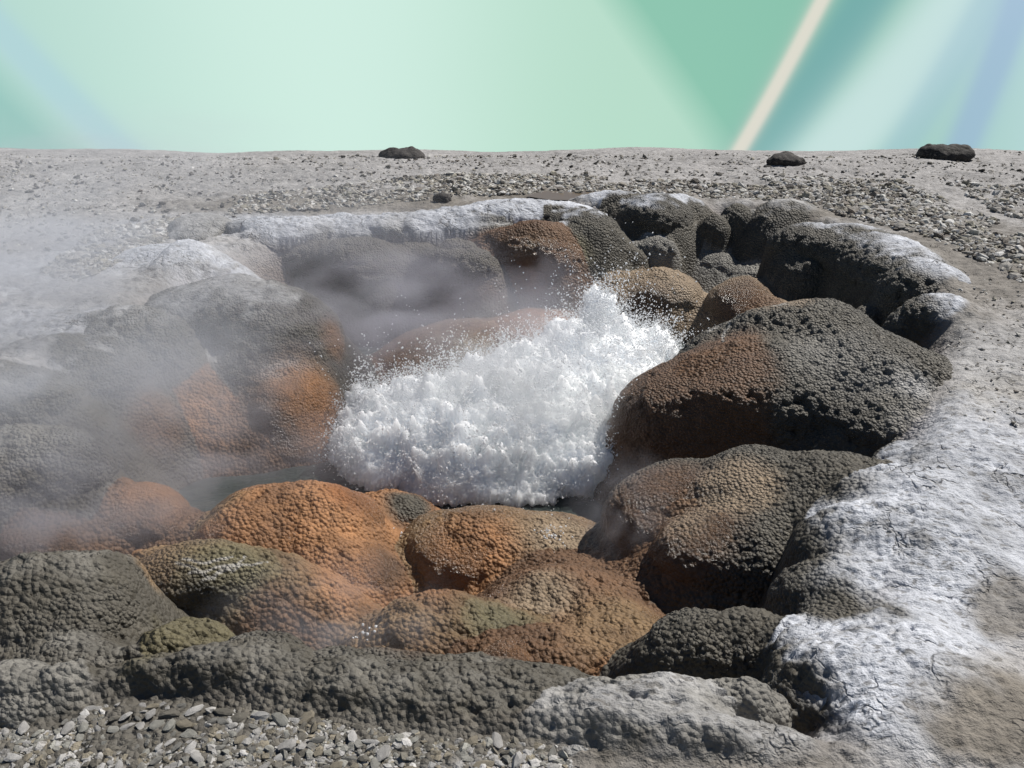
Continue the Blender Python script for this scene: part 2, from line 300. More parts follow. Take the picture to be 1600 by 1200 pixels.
# ---------------------------------------------------------------- the sinter mounds round the spring
exec_rocks = [
 # --- near side
 dict(name='rim_mound', label='dark pebbled mound with a hollow side in the lower left corner of the rim', blobs=[(95, 965, -.08, 128, 105, .8), (30, 960, -.05, 90, 85, .7), (175, 950, -.12, 50, 80, .8), (120, 1040, -.06, 110, 40, .7)],
      up=('grey', .6, 1.35), paint=[('ochre', 222, 900, -.1, 40, .5), ('olive', 222, 990, -.15, 26, .5)], base='dark', size=.03),
 dict(name='sinter_lump', label='pale grey wrinkled lump in the lower left corner beside the loose pebbles', blobs=[(60, 1098, 0, 84, 42, .6), (10, 1090, 0, 60, 45, .6), (110, 1085, .0, 32, 26, .7)], base='grey', size=.035, amp=.22, crack=.012),
 dict(name='rim_ridge', label='long dark knobbly ridge running along the near edge above the loose pebbles', blobs=[(205, 1078, -.02, 68, 32, .7), (300, 1070, -.01, 90, 42, .95), (390, 1060, -.04, 100, 70, .7), (500, 1090, -.04, 120, 66, .65), (620, 1108, -.04, 130, 68, .6), (745, 1112, -.05, 125, 72, .6), (850, 1105, -.07, 95, 62, .55), (800, 1075, -.14, 140, 40, .4), (600, 1060, -.14, 170, 40, .4)],
      base='dark', paint=[('brown', 640, 990, -.14, 60, .7), ('brown', 800, 1005, -.14, 55, .7), ('olive', 230, 1058, .02, 34, .5)], up=('grey', .7, 1.45), size=.021, amp=.55, fine=.8),
 dict(name='sinter_lump', label='olive pebbled knob behind the near ridge, beside the dark hollow', blobs=[(300, 1010, -.08, 72, 46, .8), (250, 1040, -.08, 40, 28, .8)], base='olive', paint=[('dark', 300, 1060, -.1, 40, .5)], size=.024, amp=.5),
 dict(name='rim_mound', label='pale grey cracked lump at the bottom edge, right of centre', blobs=[(990, 1125, .0, 118, 62, .6), (920, 1165, .0, 90, 45, .6), (1060, 1120, -.02, 75, 55, .6)], base='grey', up=('pale', .6, 1.1), size=.026, fine=.8, amp=.7, crack=.01),
 dict(name='sinter_lump', label='pale flat lump at the bottom edge left of the black overhang', blobs=[(1165, 1182, .0, 105, 40, .5), (1080, 1200, 0, 80, 34, .5)], base='grey', up=('pale', .5, 1.1), size=.035, amp=.3),
 dict(name='sinter_lump', label='small pebbled hump between the cracked grey lump and the white bank', blobs=[(1150, 1108, -.05, 48, 38, .7), (1190, 1120, -.05, 40, 34, .7)], base='grey', size=.021, fine=.8, amp=.5),
 dict(name='rim_mound', label='dark pebbled mound between the orange mounds and the white crusted bank', blobs=[(1110, 1008, -.16, 92, 48, .7), (1180, 1010, -.16, 70, 56, .8), (1060, 1035, -.2, 55, 36, .7)], base='dark', paint=[('brown', 1020, 1000, -.2, 26, .5)], size=.021, amp=.55, fine=.8),
 # --- the white crusted bank
 dict(name='sinter_bank', label='broad white crusted bank with its shaded overhanging edge painted dark at the lower right', blobs=[(1305, 950, -.16, 105, 92, .9), (1360, 880, -.20, 120, 90, .7), (1290, 1100, -.10, 105, 92, .9), (1370, 1060, -.10, 170, 120, .45), (1400, 800, -.10, 95, 60, .7), (1325, 860, -.10, 90, 60, .8), (1440, 900, -.16, 190, 150, .4), (1530, 800, -.16, 170, 120, .35), (1440, 1130, -.08, 170, 110, .4), (1360, 1200, -.10, 90, 80, .8)],
      base='dark', up=('white', .62, .98), paint=[('dark', 1230, 900, -.1, 85, .5), ('dark', 1300, 950, -.02, 50, .5), ('dark', 1225, 1120, -.1, 55, .5), ('black', 1290, 1168, -.02, 60, .4), ('dark', 1230, 1000, -.2, 60, .5), ('dark', 1330, 800, -.1, 60, .5), ('mud', 1560, 1130, .05, 80, .3)], size=.04, amp=.3, rough=.03, crack=.007, cat='rock bank'),  # the left face's shade and the black hollow are painted in as dark spots
 # --- right side mounds
 dict(name='spring_mound', label='lower of the two big right mounds, brown towards the splash, grey pebbled above', blobs=[(1080, 835, -.45, 135, 110, .8), (1220, 805, -.30, 160, 98, .8), (1200, 875, -.35, 190, 95, .8), (1310, 790, -.2, 125, 82, .7)],
      base='dark', paint=[('brown', 1020, 830, -.3, 130, .35), ('tan', 1150, 755, -.1, 60, .5), ('tan', 1050, 775, -.1, 60, .5)], size=.021, amp=.55, fine=.8),
 dict(name='spring_mound', label='largest mound, rust brown on the splash side and coarse dark pebbled on the right', blobs=[(1112, 668, -.45, 160, 118, .9), (1185, 605, -.38, 140, 102, .9), (1262, 582, -.26, 150, 112, .9), (1360, 620, -.25, 145, 105, .7), (1200, 640, -.34, 190, 120, .8), (1190, 690, -.45, 185, 95, .8), (1400, 670, -.22, 110, 60, .6)],
      base='dark', paint=[('brown', 1040, 660, -.3, 165, .2), ('brown', 1110, 585, -.1, 100, .25), ('brown', 1100, 700, -.3, 110, .3), ('rust', 1110, 640, -.1, 50, .7), ('grey', 1290, 560, 0, 60, .8), ('grey', 1380, 590, 0, 50, .8), ('rust', 1080, 600, 0, 60, .5), ('tan', 1230, 500, 0, 45, .5), ('brown', 1130, 530, 0, 60, .5), ('cream', 1450, 640, 0, 60, .5), ('pale', 1440, 600, 0, 40, .6)], size=.04, amp=.55, veins=[[(1110, 525), (1130, 510), (1155, 500), (1170, 490)], [(1130, 530), (1140, 515), (1150, 495)], [(1090, 520), (1120, 505), (1180, 482), (1230, 478)]]),  # grey spots paint the sunlit right part lighter
 # --- far right looping ridge
 dict(name='rim_ridge', label='dark pebbled ridge with a white crusted outer edge, curling round the far right corner', blobs=[(1255, 398, -.16, 62, 50, .9), (1320, 400, -.14, 80, 50, .8), (1385, 425, -.14, 85, 54, .8), (1440, 465, -.13, 72, 58, .8), (1462, 505, -.10, 56, 44, .8), (1425, 520, -.16, 50, 32, .7), (1355, 410, -.14, 80, 50, .8), (1415, 445, -.14, 75, 56, .8)],
      base='dark', up=('white', .85, 1.2), paint=[('white', 1515, 490, .0, 44, .5), ('white', 1475, 425, .04, 44, .5), ('white', 1420, 385, .06, 42, .5), ('white', 1350, 355, .06, 36, .5), ('white', 1275, 338, .06, 34, .5), ('pale', 1470, 540, -.02, 30, .6)], size=.045, amp=.45),
 dict(name='sinter_lump', label='round dark knob in the hollow below the curling far right ridge', blobs=[(1262, 438, -.28, 52, 38, .9), (1240, 420, -.22, 38, 26, .9)], base='dark', size=.045, amp=.45),
 dict(name='sinter_lump', label='dark knob inside the bend of the curling far right ridge', blobs=[(1400, 468, -.22, 46, 40, .9), (1370, 505, -.3, 50, 30, .8)], base='dark', size=.045, amp=.5),
 dict(name='rim_mound', label='smooth grey slope between the cluster of far knobs and the curling ridge', blobs=[(1215, 350, -.1, 52, 34, .7), (1240, 340, -.05, 42, 20, .7)], base='dark', up=('pale', .8, 1.1), size=.045, amp=.2),
 dict(name='sinter_lump', label='small egg shaped dark knob, left one of the pair in the far rim cluster', blobs=[(1117, 358, -.14, 27, 21, .9)], base='dark', size=.04, amp=.35, smooth=3),
 dict(name='sinter_lump', label='small egg shaped dark knob, right one of the pair in the far rim cluster', blobs=[(1150, 342, -.08, 26, 24, .9)], base='dark', size=.04, amp=.35, smooth=3),
 dict(name='rim_mound', label='white topped dark mound in the middle of the far rim behind the splash', blobs=[(1020, 350, -.12, 66, 44, .8), (975, 330, -.05, 50, 22, .7), (1050, 322, -.02, 46, 18, .7)], base='dark', up=('white', .78, 1.05), size=.045, amp=.45),
 dict(name='rim_mound', label='dark pebbled mound under the white crust, left of the middle of the far rim', blobs=[(915, 368, -.12, 62, 40, .8), (880, 348, -.06, 56, 20, .7)], base='dark', up=('white', .85, 1.05), paint=[('olive', 900, 400, -.2, 26, .5)], size=.045, amp=.45),
 dict(name='sinter_lump', label='small round grey knob low in the far hollow above the brown basin', blobs=[(1024, 392, -.25, 36, 20, .9)], base='grey', size=.04, amp=.4, smooth=3),
 dict(name='sinter_lump', label='tiny dark knob at the left end of the far hollow above the brown basin', blobs=[(985, 405, -.28, 27, 14, .9)], base='dark', size=.04, amp=.4, smooth=3),
 dict(name='basin_floor', label='low grey pebbled shelf in the far hollow below the knobs', blobs=[(1100, 408, -.42, 62, 32, .5), (1160, 395, -.4, 60, 30, .5), (1200, 440, -.48, 70, 30, .4)], base='grey', paint=[('dark', 1090, 420, -.35, 30, .5)], size=.04, amp=.3, cat='rock shelf'),
 dict(name='spring_mound', label='smooth brown lobe in the far basin, left of the pair by the spray', blobs=[(1030, 472, -.55, 80, 56, .8), (960, 480, -.6, 60, 50, .8)], base='tan', paint=[('brown', 1000, 480, -.4, 80, .6), ('rust', 1060, 530, -.5, 40, .6), ('rust', 990, 520, -.5, 40, .6)], size=.04, amp=.12),
 dict(name='spring_mound', label='smooth brown lobe in the far basin, right of the pair by the spray', blobs=[(1165, 488, -.55, 72, 58, .8), (1200, 510, -.55, 70, 50, .7)], base='tan', paint=[('brown', 1160, 460, -.3, 65, .6), ('rust', 1090, 525, -.5, 36, .6)], size=.04, amp=.12),
 # --- far wall
 dict(name='rim_mound', label='ochre and olive lobe with brown drips on the far wall behind the spray', blobs=[(835, 405, -.25, 82, 58, 1.1), (870, 430, -.4, 60, 70, 1.3), (790, 385, -.15, 60, 26, .8)], base='brown', paint=[('olive', 830, 370, .05, 62, .5), ('dark', 900, 385, 0, 22, .6), ('rust', 820, 440, -.3, 40, .5), ('brown', 880, 470, -.4, 50, .6)], size=.045, amp=.4),
 dict(name='rim_wall', label='steep dark wall under the far rim, seen through the steam', blobs=[(715, 440, -.35, 80, 66, 1.4), (640, 425, -.35, 80, 50, 1.4), (560, 440, -.35, 80, 70, 1.3), (480, 425, -.33, 70, 62, 1.2), (430, 425, -.3, 50, 40, 1.2)], base='dark', paint=[('brown', 740, 500, -.6, 60, .6)], size=.05, amp=.3, cat='rock wall'),
 dict(name='spring_mound', label='low brown mound behind the splash at the foot of the far wall', blobs=[(740, 560, -.62, 150, 62, .6), (860, 540, -.62, 110, 60, .6), (640, 590, -.68, 90, 50, .6)], base='brown', paint=[('tan', 740, 540, -.4, 40, .7), ('rust', 840, 500, -.4, 50, .6)], size=.04, amp=.2),
 dict(name='rim_crust', label='white sinter crust along the top of the far rim, left half', blobs=[(430, 362, -.03, 80, 20, .4), (560, 358, -.04, 130, 17, .4), (700, 350, -.03, 90, 15, .4)], base='grey', up=('pale', .5, .95), paint=[('white', 440, 352, .02, 60, .5), ('white', 560, 342, .02, 60, .5), ('white', 690, 345, .02, 60, .5)], size=.05, amp=.3, rough=.05, cat='rock crust'),
 dict(name='rim_crust', label='bright white sinter crust beside the brown puddle on the far rim', blobs=[(790, 335, 0, 62, 20, .5), (860, 335, -.02, 80, 15, .5), (740, 345, -.02, 60, 14, .5), (940, 318, .0, 50, 10, .4)], base='white', size=.06, amp=.15, rough=.03, cat='rock crust'),
 # --- left side
 dict(name='rim_mound', label='low grey boulder shaped mound at the left end of the far rim', blobs=[(315, 358, -.02, 56, 24, .6), (300, 375, -.04, 48, 20, .6)], base='grey', up=('pale', .5, .95), size=.05, amp=.25, rough=.03),
 dict(name='rim_mound', label='whitish grey peaked mound left of the steam, in front of the far boulder', blobs=[(250, 410, -.05, 86, 36, .5), (290, 425, -.10, 90, 34, .5), (180, 440, -.12, 80, 26, .5)], base='pale', up=('white', .6, 1.), size=.05, amp=.2, rough=.03),
 dict(name='spring_mound', label='big grey mound with an orange foot seen through steam on the left of the splash', blobs=[(430, 560, -.42, 115, 115, .9), (360, 510, -.25, 150, 80, .7), (450, 640, -.6, 92, 95, .8), (400, 600, -.5, 120, 90, .8), (430, 700, -.72, 120, 56, .7)], base='dark', up=('pale', .75, 1.1), paint=[('orange', 480, 630, -.4, 90, .5), ('brown', 400, 680, -.5, 80, .5), ('orange', 500, 540, -.3, 30, .7)], size=.04, amp=.3),
 dict(name='spring_mound', label='dark ridged mound at the upper left of the pool, in the steam', blobs=[(200, 560, -.25, 110, 75, .9), (110, 600, -.25, 120, 72, .8), (260, 600, -.4, 80, 75, .9), (0, 640, -.2, 130, 70, .8)], base='dark', up=('pale', .92, 1.25), paint=[('brown', 250, 660, -.4, 50, .5)], size=.045, amp=.55),
 dict(name='spring_mound', label='reddish brown lobe low on the left of the pool, under the dark ridged mound', blobs=[(300, 660, -.6, 115, 80, .8), (200, 640, -.5, 90, 60, .8), (350, 700, -.7, 90, 56, .7)], base='brown', paint=[('orange', 320, 630, -.4, 60, .6)], size=.035, amp=.2),
 dict(name='spring_mound', label='grey mound at the left edge of the photo in thick steam', blobs=[(60, 745, -.25, 110, 85, .9), (-30, 760, -.25, 110, 90, .8)], base='dark', up=('grey', .6, 1.), size=.035, amp=.4),
 dict(name='spring_mound', label='small orange brown lobe at the left edge of the water, before the dark steam', blobs=[(210, 815, -.45, 92, 58, .8), (120, 830, -.45, 90, 50, .8), (60, 850, -.4, 80, 40, .8)], base='brown', paint=[('orange', 240, 780, -.35, 50, .6)], size=.021, fine=.8, amp=.25),
 # --- orange domes in front
 dict(name='spring_mound', label='bright orange rounded dome just left of the splash, largest of the orange ones', blobs=[(450, 835, -.55, 140, 88, .8), (510, 830, -.55, 90, 74, .8), (380, 850, -.5, 80, 70, .8), (500, 900, -.6, 120, 70, .8), (600, 800, -.66, 80, 36, .6)], base='orange', paint=[('ochre', 330, 800, -.4, 50, .6), ('brown', 600, 900, -.6, 40, .6), ('dark', 640, 790, -.6, 36, .6), ('rust', 540, 780, -.4, 40, .6)], size=.019, amp=.34),
 dict(name='spring_mound', label='olive brown lobe with pale root like streaks in front of the bright orange dome', blobs=[(330, 905, -.32, 115, 58, .8), (420, 930, -.42, 110, 66, .8), (500, 965, -.5, 90, 52, .8), (240, 900, -.36, 60, 42, .8), (380, 970, -.45, 130, 50, .7)], base='ochre', paint=[('olive', 360, 890, -.2, 90, .6), ('orange', 540, 920, -.4, 60, .6), ('dark', 290, 965, -.3, 60, .4), ('brown', 440, 990, -.4, 70, .5), ('orange', 200, 875, -.3, 26, .6)], size=.02, amp=.3, veins=[[(300, 900), (330, 893), (350, 888), (390, 885), (430, 880)], [(280, 885), (310, 895), (335, 905), (350, 890)], [(318, 906), (340, 900), (370, 886), (392, 862)], [(350, 888), (365, 895), (378, 885)], [(290, 880), (320, 886), (345, 880), (380, 872)]]),
 dict(name='spring_mound', label='orange brown dome in the middle, lapped by the foam of the splash', blobs=[(760, 868, -.62, 128, 76, .7), (860, 870, -.66, 110, 70, .6), (700, 860, -.66, 70, 60, .7)], base='ochre', paint=[('orange', 740, 860, -.45, 90, .6), ('brown', 880, 900, -.5, 60, .6), ('tan', 880, 840, -.5, 60, .7)], size=.021, amp=.34),
 dict(name='spring_mound', label='low orange rimmed dome in front of the middle dome, above the near ridge', blobs=[(685, 985, -.42, 108, 68, .8), (760, 1010, -.42, 120, 50, .6), (640, 1010, -.4, 90, 50, .7)], base='ochre', paint=[('orange', 680, 925, -.3, 40, .6), ('olive', 780, 960, -.3, 60, .7), ('brown', 660, 1040, -.3, 60, .6), ('dark', 790, 1020, -.25, 26, .8)], size=.021, amp=.3),
 dict(name='spring_mound', label='broad furrowed brown slope right of the low dome, down to the dark pebbled mound', blobs=[(880, 960, -.5, 150, 84, .7), (960, 1010, -.42, 105, 78, .6), (860, 1040, -.36, 140, 60, .6), (900, 915, -.58, 110, 50, .6)], base='brown', paint=[('ochre', 980, 980, -.3, 90, .7), ('orange', 960, 1050, -.25, 40, .7), ('tan', 850, 950, -.4, 50, .7)], size=.05, amp=.18, rough=.03, crack=.02),
]

# ---------------------------------------------------------------- ground
WATER = -.72
RIM = np.array([P(x, y)[:2] for x, y in [(60, 1145), (160, 1112), (300, 1118), (450, 1135), (600, 1160), (850, 1180), (1000, 1215), (1200, 1225), (1400, 1190), (1440, 1080), (1440, 900), (1470, 760), (1500, 620),
        (1520, 520), (1480, 440), (1400, 375), (1280, 335), (1130, 312), (960, 316), (800, 338), (600, 350), (440, 356), (330, 385), (200, 450), (80, 530), (-100, 620), (-260, 780), (-260, 960), (-90, 1140)]])
def gheight(v):
    d = polydist(v[:, :2], RIM)
    z = -.95 * sstep(-.02, .75, d)
    y = v[:, 1]; t = np.clip(y - 9.4, 0, None)
    z = z - np.where(t < 3.2, .034 * t * t, .034 * 3.2 ** 2 + .2176 * (t - 3.2))
    t2 = np.clip(y - 60, 0, None); z = z + np.where(t2 > 0, (.2176 - .152) * t2, 0)
    near = sstep(25, 10, y)
    z = z + fbm(v, .55, 3, 2) * (.05 + .03 * sstep(8, 10, y)) * near
    return z, d
def gz(x, y): return gheight(np.array([[x, y, 0.]]))[0][0]

def paints(v, A, lst, s=40):
    vy = fbm(v, 2.2, 5, s); vf = fbm(v, 11, 3, s + 5)
    for (k, px, py, rx, ry, soft, op) in lst:
        q = proj(np.column_stack((v[:, :2], np.zeros(len(v)))))
        d = np.hypot((q[:, 0] - px) / rx, (q[:, 1] - py) / ry) + vy * .45 + vf * .3
        t = (sstep(1 + soft, 1 - soft, d) * op)[:, None]; A[:] = A * (1 - t) + T(k) * t
    return vy, vf
ny, nx = 1050, 900
ys = np.concatenate((np.linspace(-6, .9, 30)[:-1], np.geomspace(1.05, 12.5, ny), np.geomspace(12.8, 400, 60)))
U = np.linspace(-1, 1, nx); U = .8 * U + .2 * U ** 5
X = U[None, :] * (np.abs(ys)[:, None] * .82 + 1.6); Y = np.repeat(ys[:, None], nx, 1)
V = np.column_stack((X.ravel(), Y.ravel(), np.zeros(X.size)))
z, dr = gheight(V); V[:, 2] = z
A = np.zeros((len(V), 4), np.float32) + T('gravel')
GP = [('mud', 1480, 430, 170, 95, .4, .75), ('pale', 1520, 560, 160, 60, .4, .8), ('mud', 1250, 330, 120, 14, .4, .8), ('cream', 1560, 640, 160, 60, .4, .8),
      ('white', 1500, 820, 230, 200, .35, .9), ('white', 1400, 1050, 160, 160, .35, .9), ('mud', 1540, 1130, 130, 90, .25, .95), ('mud', 1570, 960, 60, 50, .3, .8),
      ('mud', 560, 318, 300, 14, .5, .85), ('mud', 950, 308, 220, 12, .5, .9), ('mud', 260, 345, 120, 10, .5, .4),
      ('white', 260, 420, 170, 40, .5, .75), ('white', 40, 440, 120, 30, .5, .6), ('mud', 160, 450, 150, 30, .4, .55), ('white', 420, 350, 220, 16, .5, .8), ('white', 60, 500, 260, 26, .4, .5),
      ('dark', 350, 1160, 700, 70, .2, .9), ('mud', 1100, 1200, 300, 60, .3, .7)]
vy, vf = paints(V, A, GP)
inside = sstep(.0, .35, dr)[:, None]; A[:] = A * (1 - inside) + T('brown') * .7 * inside
# the ground wells up between the mounds, so that they grow out of one body of sinter
sel_g = np.where((V[:, 1] > 1.2) & (V[:, 1] < 9.2) & (np.abs(V[:, 0]) < 6))[0]; G = V[sel_g]; KK = .062
BANK = [q['name'] for q in exec_rocks].index('sinter_bank'); acc = np.exp(G[:, 2] / KK); best = np.full(len(G), -9.); own = np.full(len(G), -1)
for ri, rk in enumerate(exec_rocks):
    for b_ in rk['blobs']:
        c, rr, _ = blob3(*b_)
        q2 = ((G[:, 0] - c[0]) / rr[0]) ** 2 + ((G[:, 1] - c[1]) / rr[1]) ** 2
        h = c[2] + rr[2] * (.97 - 1.0 * q2 - (2.2 * np.clip(q2 - .9, 0, None) if rk['name'] in ('sinter_bank', 'rim_ridge', 'sinter_lump') else 0)); h = np.where(q2 < 6, h, -9)
        if rk['name'] == 'rim_crust': h = np.where(q2 < 1.3, h, -9)
        acc += np.exp(h / KK); m_ = h > best; own[m_] = ri; best = np.where(m_, h, best)
hz = np.minimum(KK * np.log(acc), np.maximum(best, G[:, 2]) + .10) - .005 * sstep(-.1, .2, best - G[:, 2])
g0 = G[:, 2].copy(); dg_ = dr[sel_g]
wn_ = np.where(G[:, 1] < 2.3, sstep(-.02, .08, dg_), sstep(-.25, -.05, dg_)); wn_ = np.maximum(wn_, (own == BANK) * sstep(-1.2, -.2, dg_))
hz = g0 * (1 - wn_) + hz * wn_; best = best * wn_ - 9 * (1 - wn_) * (wn_ < .3); V[sel_g, 2] = hz
Vg = V.reshape(len(ys), nx, 3); nn = np.cross(np.gradient(Vg, axis=1), np.gradient(Vg, axis=0)); nn /= np.linalg.norm(nn, axis=2, keepdims=True) + 1e-9; GN = nn.reshape(-1, 3)[sel_g]
V[sel_g, 2] += knob(G, .032, .013, 3) * sstep(-.04, .03, best - g0) * (G[:, 2] < .02)
for ri, rk in enumerate(exec_rocks):
    m_ = np.where((own == ri) & (best > g0 - .04))[0]
    if not len(m_): continue
    pv = np.column_stack((G[m_, :2], hz[m_])); a_, _, _, _ = tone(pv, GN[m_], rk.get('base', 'dark'), rk.get('paint', ()), rk.get('up'))
    t = (sstep(-.04, .03, best[m_] - g0[m_]))[:, None] * 1.0; ii_ = sel_g[m_]; A[ii_] = A[ii_] * (1 - t) + a_ * t
grain = knob(V, .045, 1., 71) + .5 * knob(V, .021, 1, 73); flake = fbm(V, 24, 3, 77)
A[:, :3] *= (1 + .25 * vy + .3 * vf)[:, None]
A[:, 3] = np.maximum(A[:, 3], .6); A = np.clip(A, .01, .9)
nearm = sstep(16, 8, V[:, 1]) * sstep(.5, 1., V[:, 1])
V[:, 2] += (grain * .008 + flake * .012 + fbm(V, 5, 3, 80) * .02 * sstep(1.9, 2.4, V[:, 1])) * nearm
idx = np.arange(len(V)).reshape(len(ys), nx)
Fq = np.stack((idx[:-1, :-1], idx[:-1, 1:], idx[1:, 1:], idx[1:, :-1]), -1).reshape(-1, 4)
put('ground', mesh_np('ground', V, Fq, A), M_GROUND, kind='structure')

# ---------------------------------------------------------------- water in the pool
mw = bpy.data.materials.new('water'); mw.use_nodes = True; nt = mw.node_tree; b = nt.nodes['Principled BSDF']
b.inputs['Base Color'].default_value = (.035, .045, .042, 1); b.inputs['Roughness'].default_value = .28; b.inputs['IOR'].default_value = 1.33
tcw = N(nt, 'ShaderNodeTexCoord'); n = N(nt, 'ShaderNodeTexNoise', i_Scale=14., i_Detail=4.); L(nt, tcw.outputs['Object'], n.inputs['Vector'])
bp = N(nt, 'ShaderNodeBump', i_Strength=.6, i_Distance=.03); L(nt, n.outputs[0], bp.inputs['Height']); L(nt, bp.outputs[0], b.inputs['Normal'])
gx, gy = np.meshgrid(np.linspace(-3.2, 2.6, 240), np.linspace(2.0, 6.6, 200))
W = np.column_stack((gx.ravel(), gy.ravel(), np.full(gx.size, WATER))); W[:, 2] += fbm(W, 5, 3, 4) * .02
ii = np.arange(len(W)).reshape(gx.shape)
put('pool_water', mesh_np('pool_water', W, np.stack((ii[:-1, :-1], ii[:-1, 1:], ii[1:, 1:], ii[1:, :-1]), -1).reshape(-1, 4)), mw, kind='structure')

for r in exec_rocks: rock(**r)

# ---------------------------------------------------------------- loose stones
def stone_mesh(seed, sub=2, flat=.45, jag=.35):
    bm = bmesh.new(); bmesh.ops.create_icosphere(bm, subdivisions=sub, radius=1)
    v = np.array([q.co[:] for q in bm.verts]); f = np.array([[q.index for q in p.verts] for p in bm.faces]); bm.free()
    r = np.random.default_rng(seed)
    for _ in range(16):   # chip flat facets
        n = r.normal(size=3); n /= np.linalg.norm(n); d = r.uniform(.5, .85); s = v @ n; v = v - np.clip(s - d, 0, None)[:, None] * n
    v = v * (1 + jag * .4 * vnoise(v * 1.8 + seed, 3))[:, None] * np.array((1, r.uniform(.55, .95), flat * r.uniform(.7, 1.3)))
    return v, f
STONES = [stone_mesh(i) for i in range(14)]; SMALL = [stone_mesh(40 + i, 1) for i in range(14)]
def rotm(a, tx, ty):
    ca, sa = np.cos(a), np.sin(a)
    return np.array(Matrix.Rotation(a, 3, 'Z') @ Matrix.Rotation(tx, 3, 'X') @ Matrix.Rotation(ty, 3, 'Y'))
# pebbles in the near left corner, each its own stone
PT = [(.24, .235, .21), (.17, .165, .15), (.31, .30, .285), (.13, .12, .10), (.21, .185, .14), (.38, .37, .355)]
pm = []
for i, (v, f) in enumerate(STONES):
    for j in range(3):
        c = np.array(PT[(i + j * 2) % 6]); C4 = np.zeros((len(v), 4)) + (*c, .75)
        C4[:, :3] *= (1 + .35 * vnoise(v * 2.5, i))[:, None]
        me = mesh_np('pebble', v, f, C4, False); me.materials.append(M_STONE); pm.append(me)
pts = []; tries = 0
while len(pts) < 300 and tries < 40000:
    tries += 1
    px = random.uniform(-20, 870); py = random.uniform(1075, 1215)
    edge = np.interp(px, [-20, 90, 150, 250, 400, 560, 700, 800, 870], [1150, 1145, 1112, 1108, 1118, 1142, 1168, 1172, 1190])
    if py < edge: continue
    p = P(px, py, .0); s = random.choice((.011, .014, .017, .022)) * random.uniform(.85, 1.15)
    if any((p[0] - q[0]) ** 2 + (p[1] - q[1]) ** 2 < (.72 * (s + q[3])) ** 2 for q in pts): continue
    pts.append((p[0], p[1], 0, s))
for i, (x, y, _, s) in enumerate(pts):
    o = bpy.data.objects.new('pebble', random.choice(pm)); col.objects.link(o)
    o.matrix_world = SLOPE @ Matrix.Translation((x, y, gz(x, y) + s * .45)) @ Matrix.Rotation(random.uniform(0, 6.28), 4, 'Z') @ Matrix.Rotation(random.gauss(0, .28), 4, 'X') @ Matrix.Diagonal((s * random.uniform(1, 1.35), s, s, 1))
    o['label'] = 'small grey angular pebble loose on the ground below the dark ridge'; o['category'] = 'pebble'; o['group'] = 'loose pebbles in the near left corner'

def scatter(name, label, cat, pts, kindset, tones, group=None, kind='stuff', sink=.3):
    VV, FF, CC = [], [], []; off = 0
    P3 = np.array([(x, y, 0) for x, y, s in pts]); zz = gheight(P3)[0]
    for (x, y, s), z0 in zip(pts, zz):
        v, f = kindset[RNG.integers(len(kindset))]
        R = rotm(RNG.uniform(0, 6.28), RNG.normal(0, .3), RNG.normal(0, .3))
        q = (v * s) @ R.T + (x, y, z0 + s * sink)
        c = np.array(tones[RNG.integers(len(tones))]) * RNG.uniform(.75, 1.25)
        VV.append(q); FF.append(f + off); CC.append(np.tile((*c, .85), (len(v), 1))); off += len(v)
    me = mesh_np(name, np.concatenate(VV), np.concatenate(FF), np.concatenate(CC), False)
    return put(name, me, M_STONE, label, cat, group, kind)
def region_pts(n, poly, s0, s1, keep=None):
    poly = np.array(poly, float); out = []; lo = poly.min(0); hi = poly.max(0)
    q = RNG.uniform(lo, hi, (n * 3, 2)); q = q[polydist(q, poly) > 0]
    w3 = np.array([P(a, b) for a, b in q])
    # even over the ground rather than over the picture
    wgt = w3[:, 1] ** 2.2; m = RNG.uniform(0, 1, len(q)) < wgt / wgt.max(); w3 = w3[m]
    nz = fbm(w3, 1.3, 3, 50)
    w3 = w3[nz > -.35][:n]
    return [(a[0], a[1], RNG.uniform(s0, s1) * (1 + (RNG.uniform() > .93) * .8)) for a in w3]
GT = [(.33, .31, .28), (.24, .22, .19), (.42, .41, .38), (.16, .14, .12), (.28, .26, .21), (.5, .49, .47)]
gp = []; gq = []
gp += region_pts(7000, [(1180, 275), (1400, 285), (1700, 300), (1700, 500), (1560, 425), (1450, 370), (1280, 325)], .020, .040)
gp += region_pts(5200, [(380, 305), (700, 275), (1100, 285), (1300, 300), (1250, 318), (1000, 305), (720, 312), (350, 332)], .018, .036)
gp += region_pts(3500, [(150, 360), (320, 330), (240, 385), (120, 440), (60, 430)], .016, .034)
gp += region_pts(9000, [(-300, 236), (1900, 236), (1900, 300), (1100, 290), (300, 330), (-300, 480)], .010, .024)
gq += region_pts(9000, [(-60, 1150), (90, 1150), (160, 1110), (560, 1130), (720, 1165), (880, 1170), (900, 1230), (-60, 1230)], .005, .013)
gp += region_pts(1200, [(1450, 1080), (1620, 1020), (1640, 1240), (1560, 1230)], .003, .008)
gp += region_pts(1800, [(1330, 350), (1700, 480), (1700, 1000), (1500, 640)], .006, .016)
scatter('gravel', 'grey angular gravel scattered over the ground round the spring', 'gravel', gp, SMALL, GT)

gd = region_pts(1300, [(-300, 236), (1900, 236), (1900, 300), (1100, 290), (300, 340), (-300, 480)], .014, .034)
scatter('gravel', 'scattered small dark stones on the pale ground beyond the far rim', 'gravel', gd, SMALL, [(.05, .045, .04), (.09, .08, .07), (.13, .12, .10)])
scatter('gravel', 'small grey grit lying between the loose pebbles in the near left corner', 'gravel', gq, SMALL, PT)

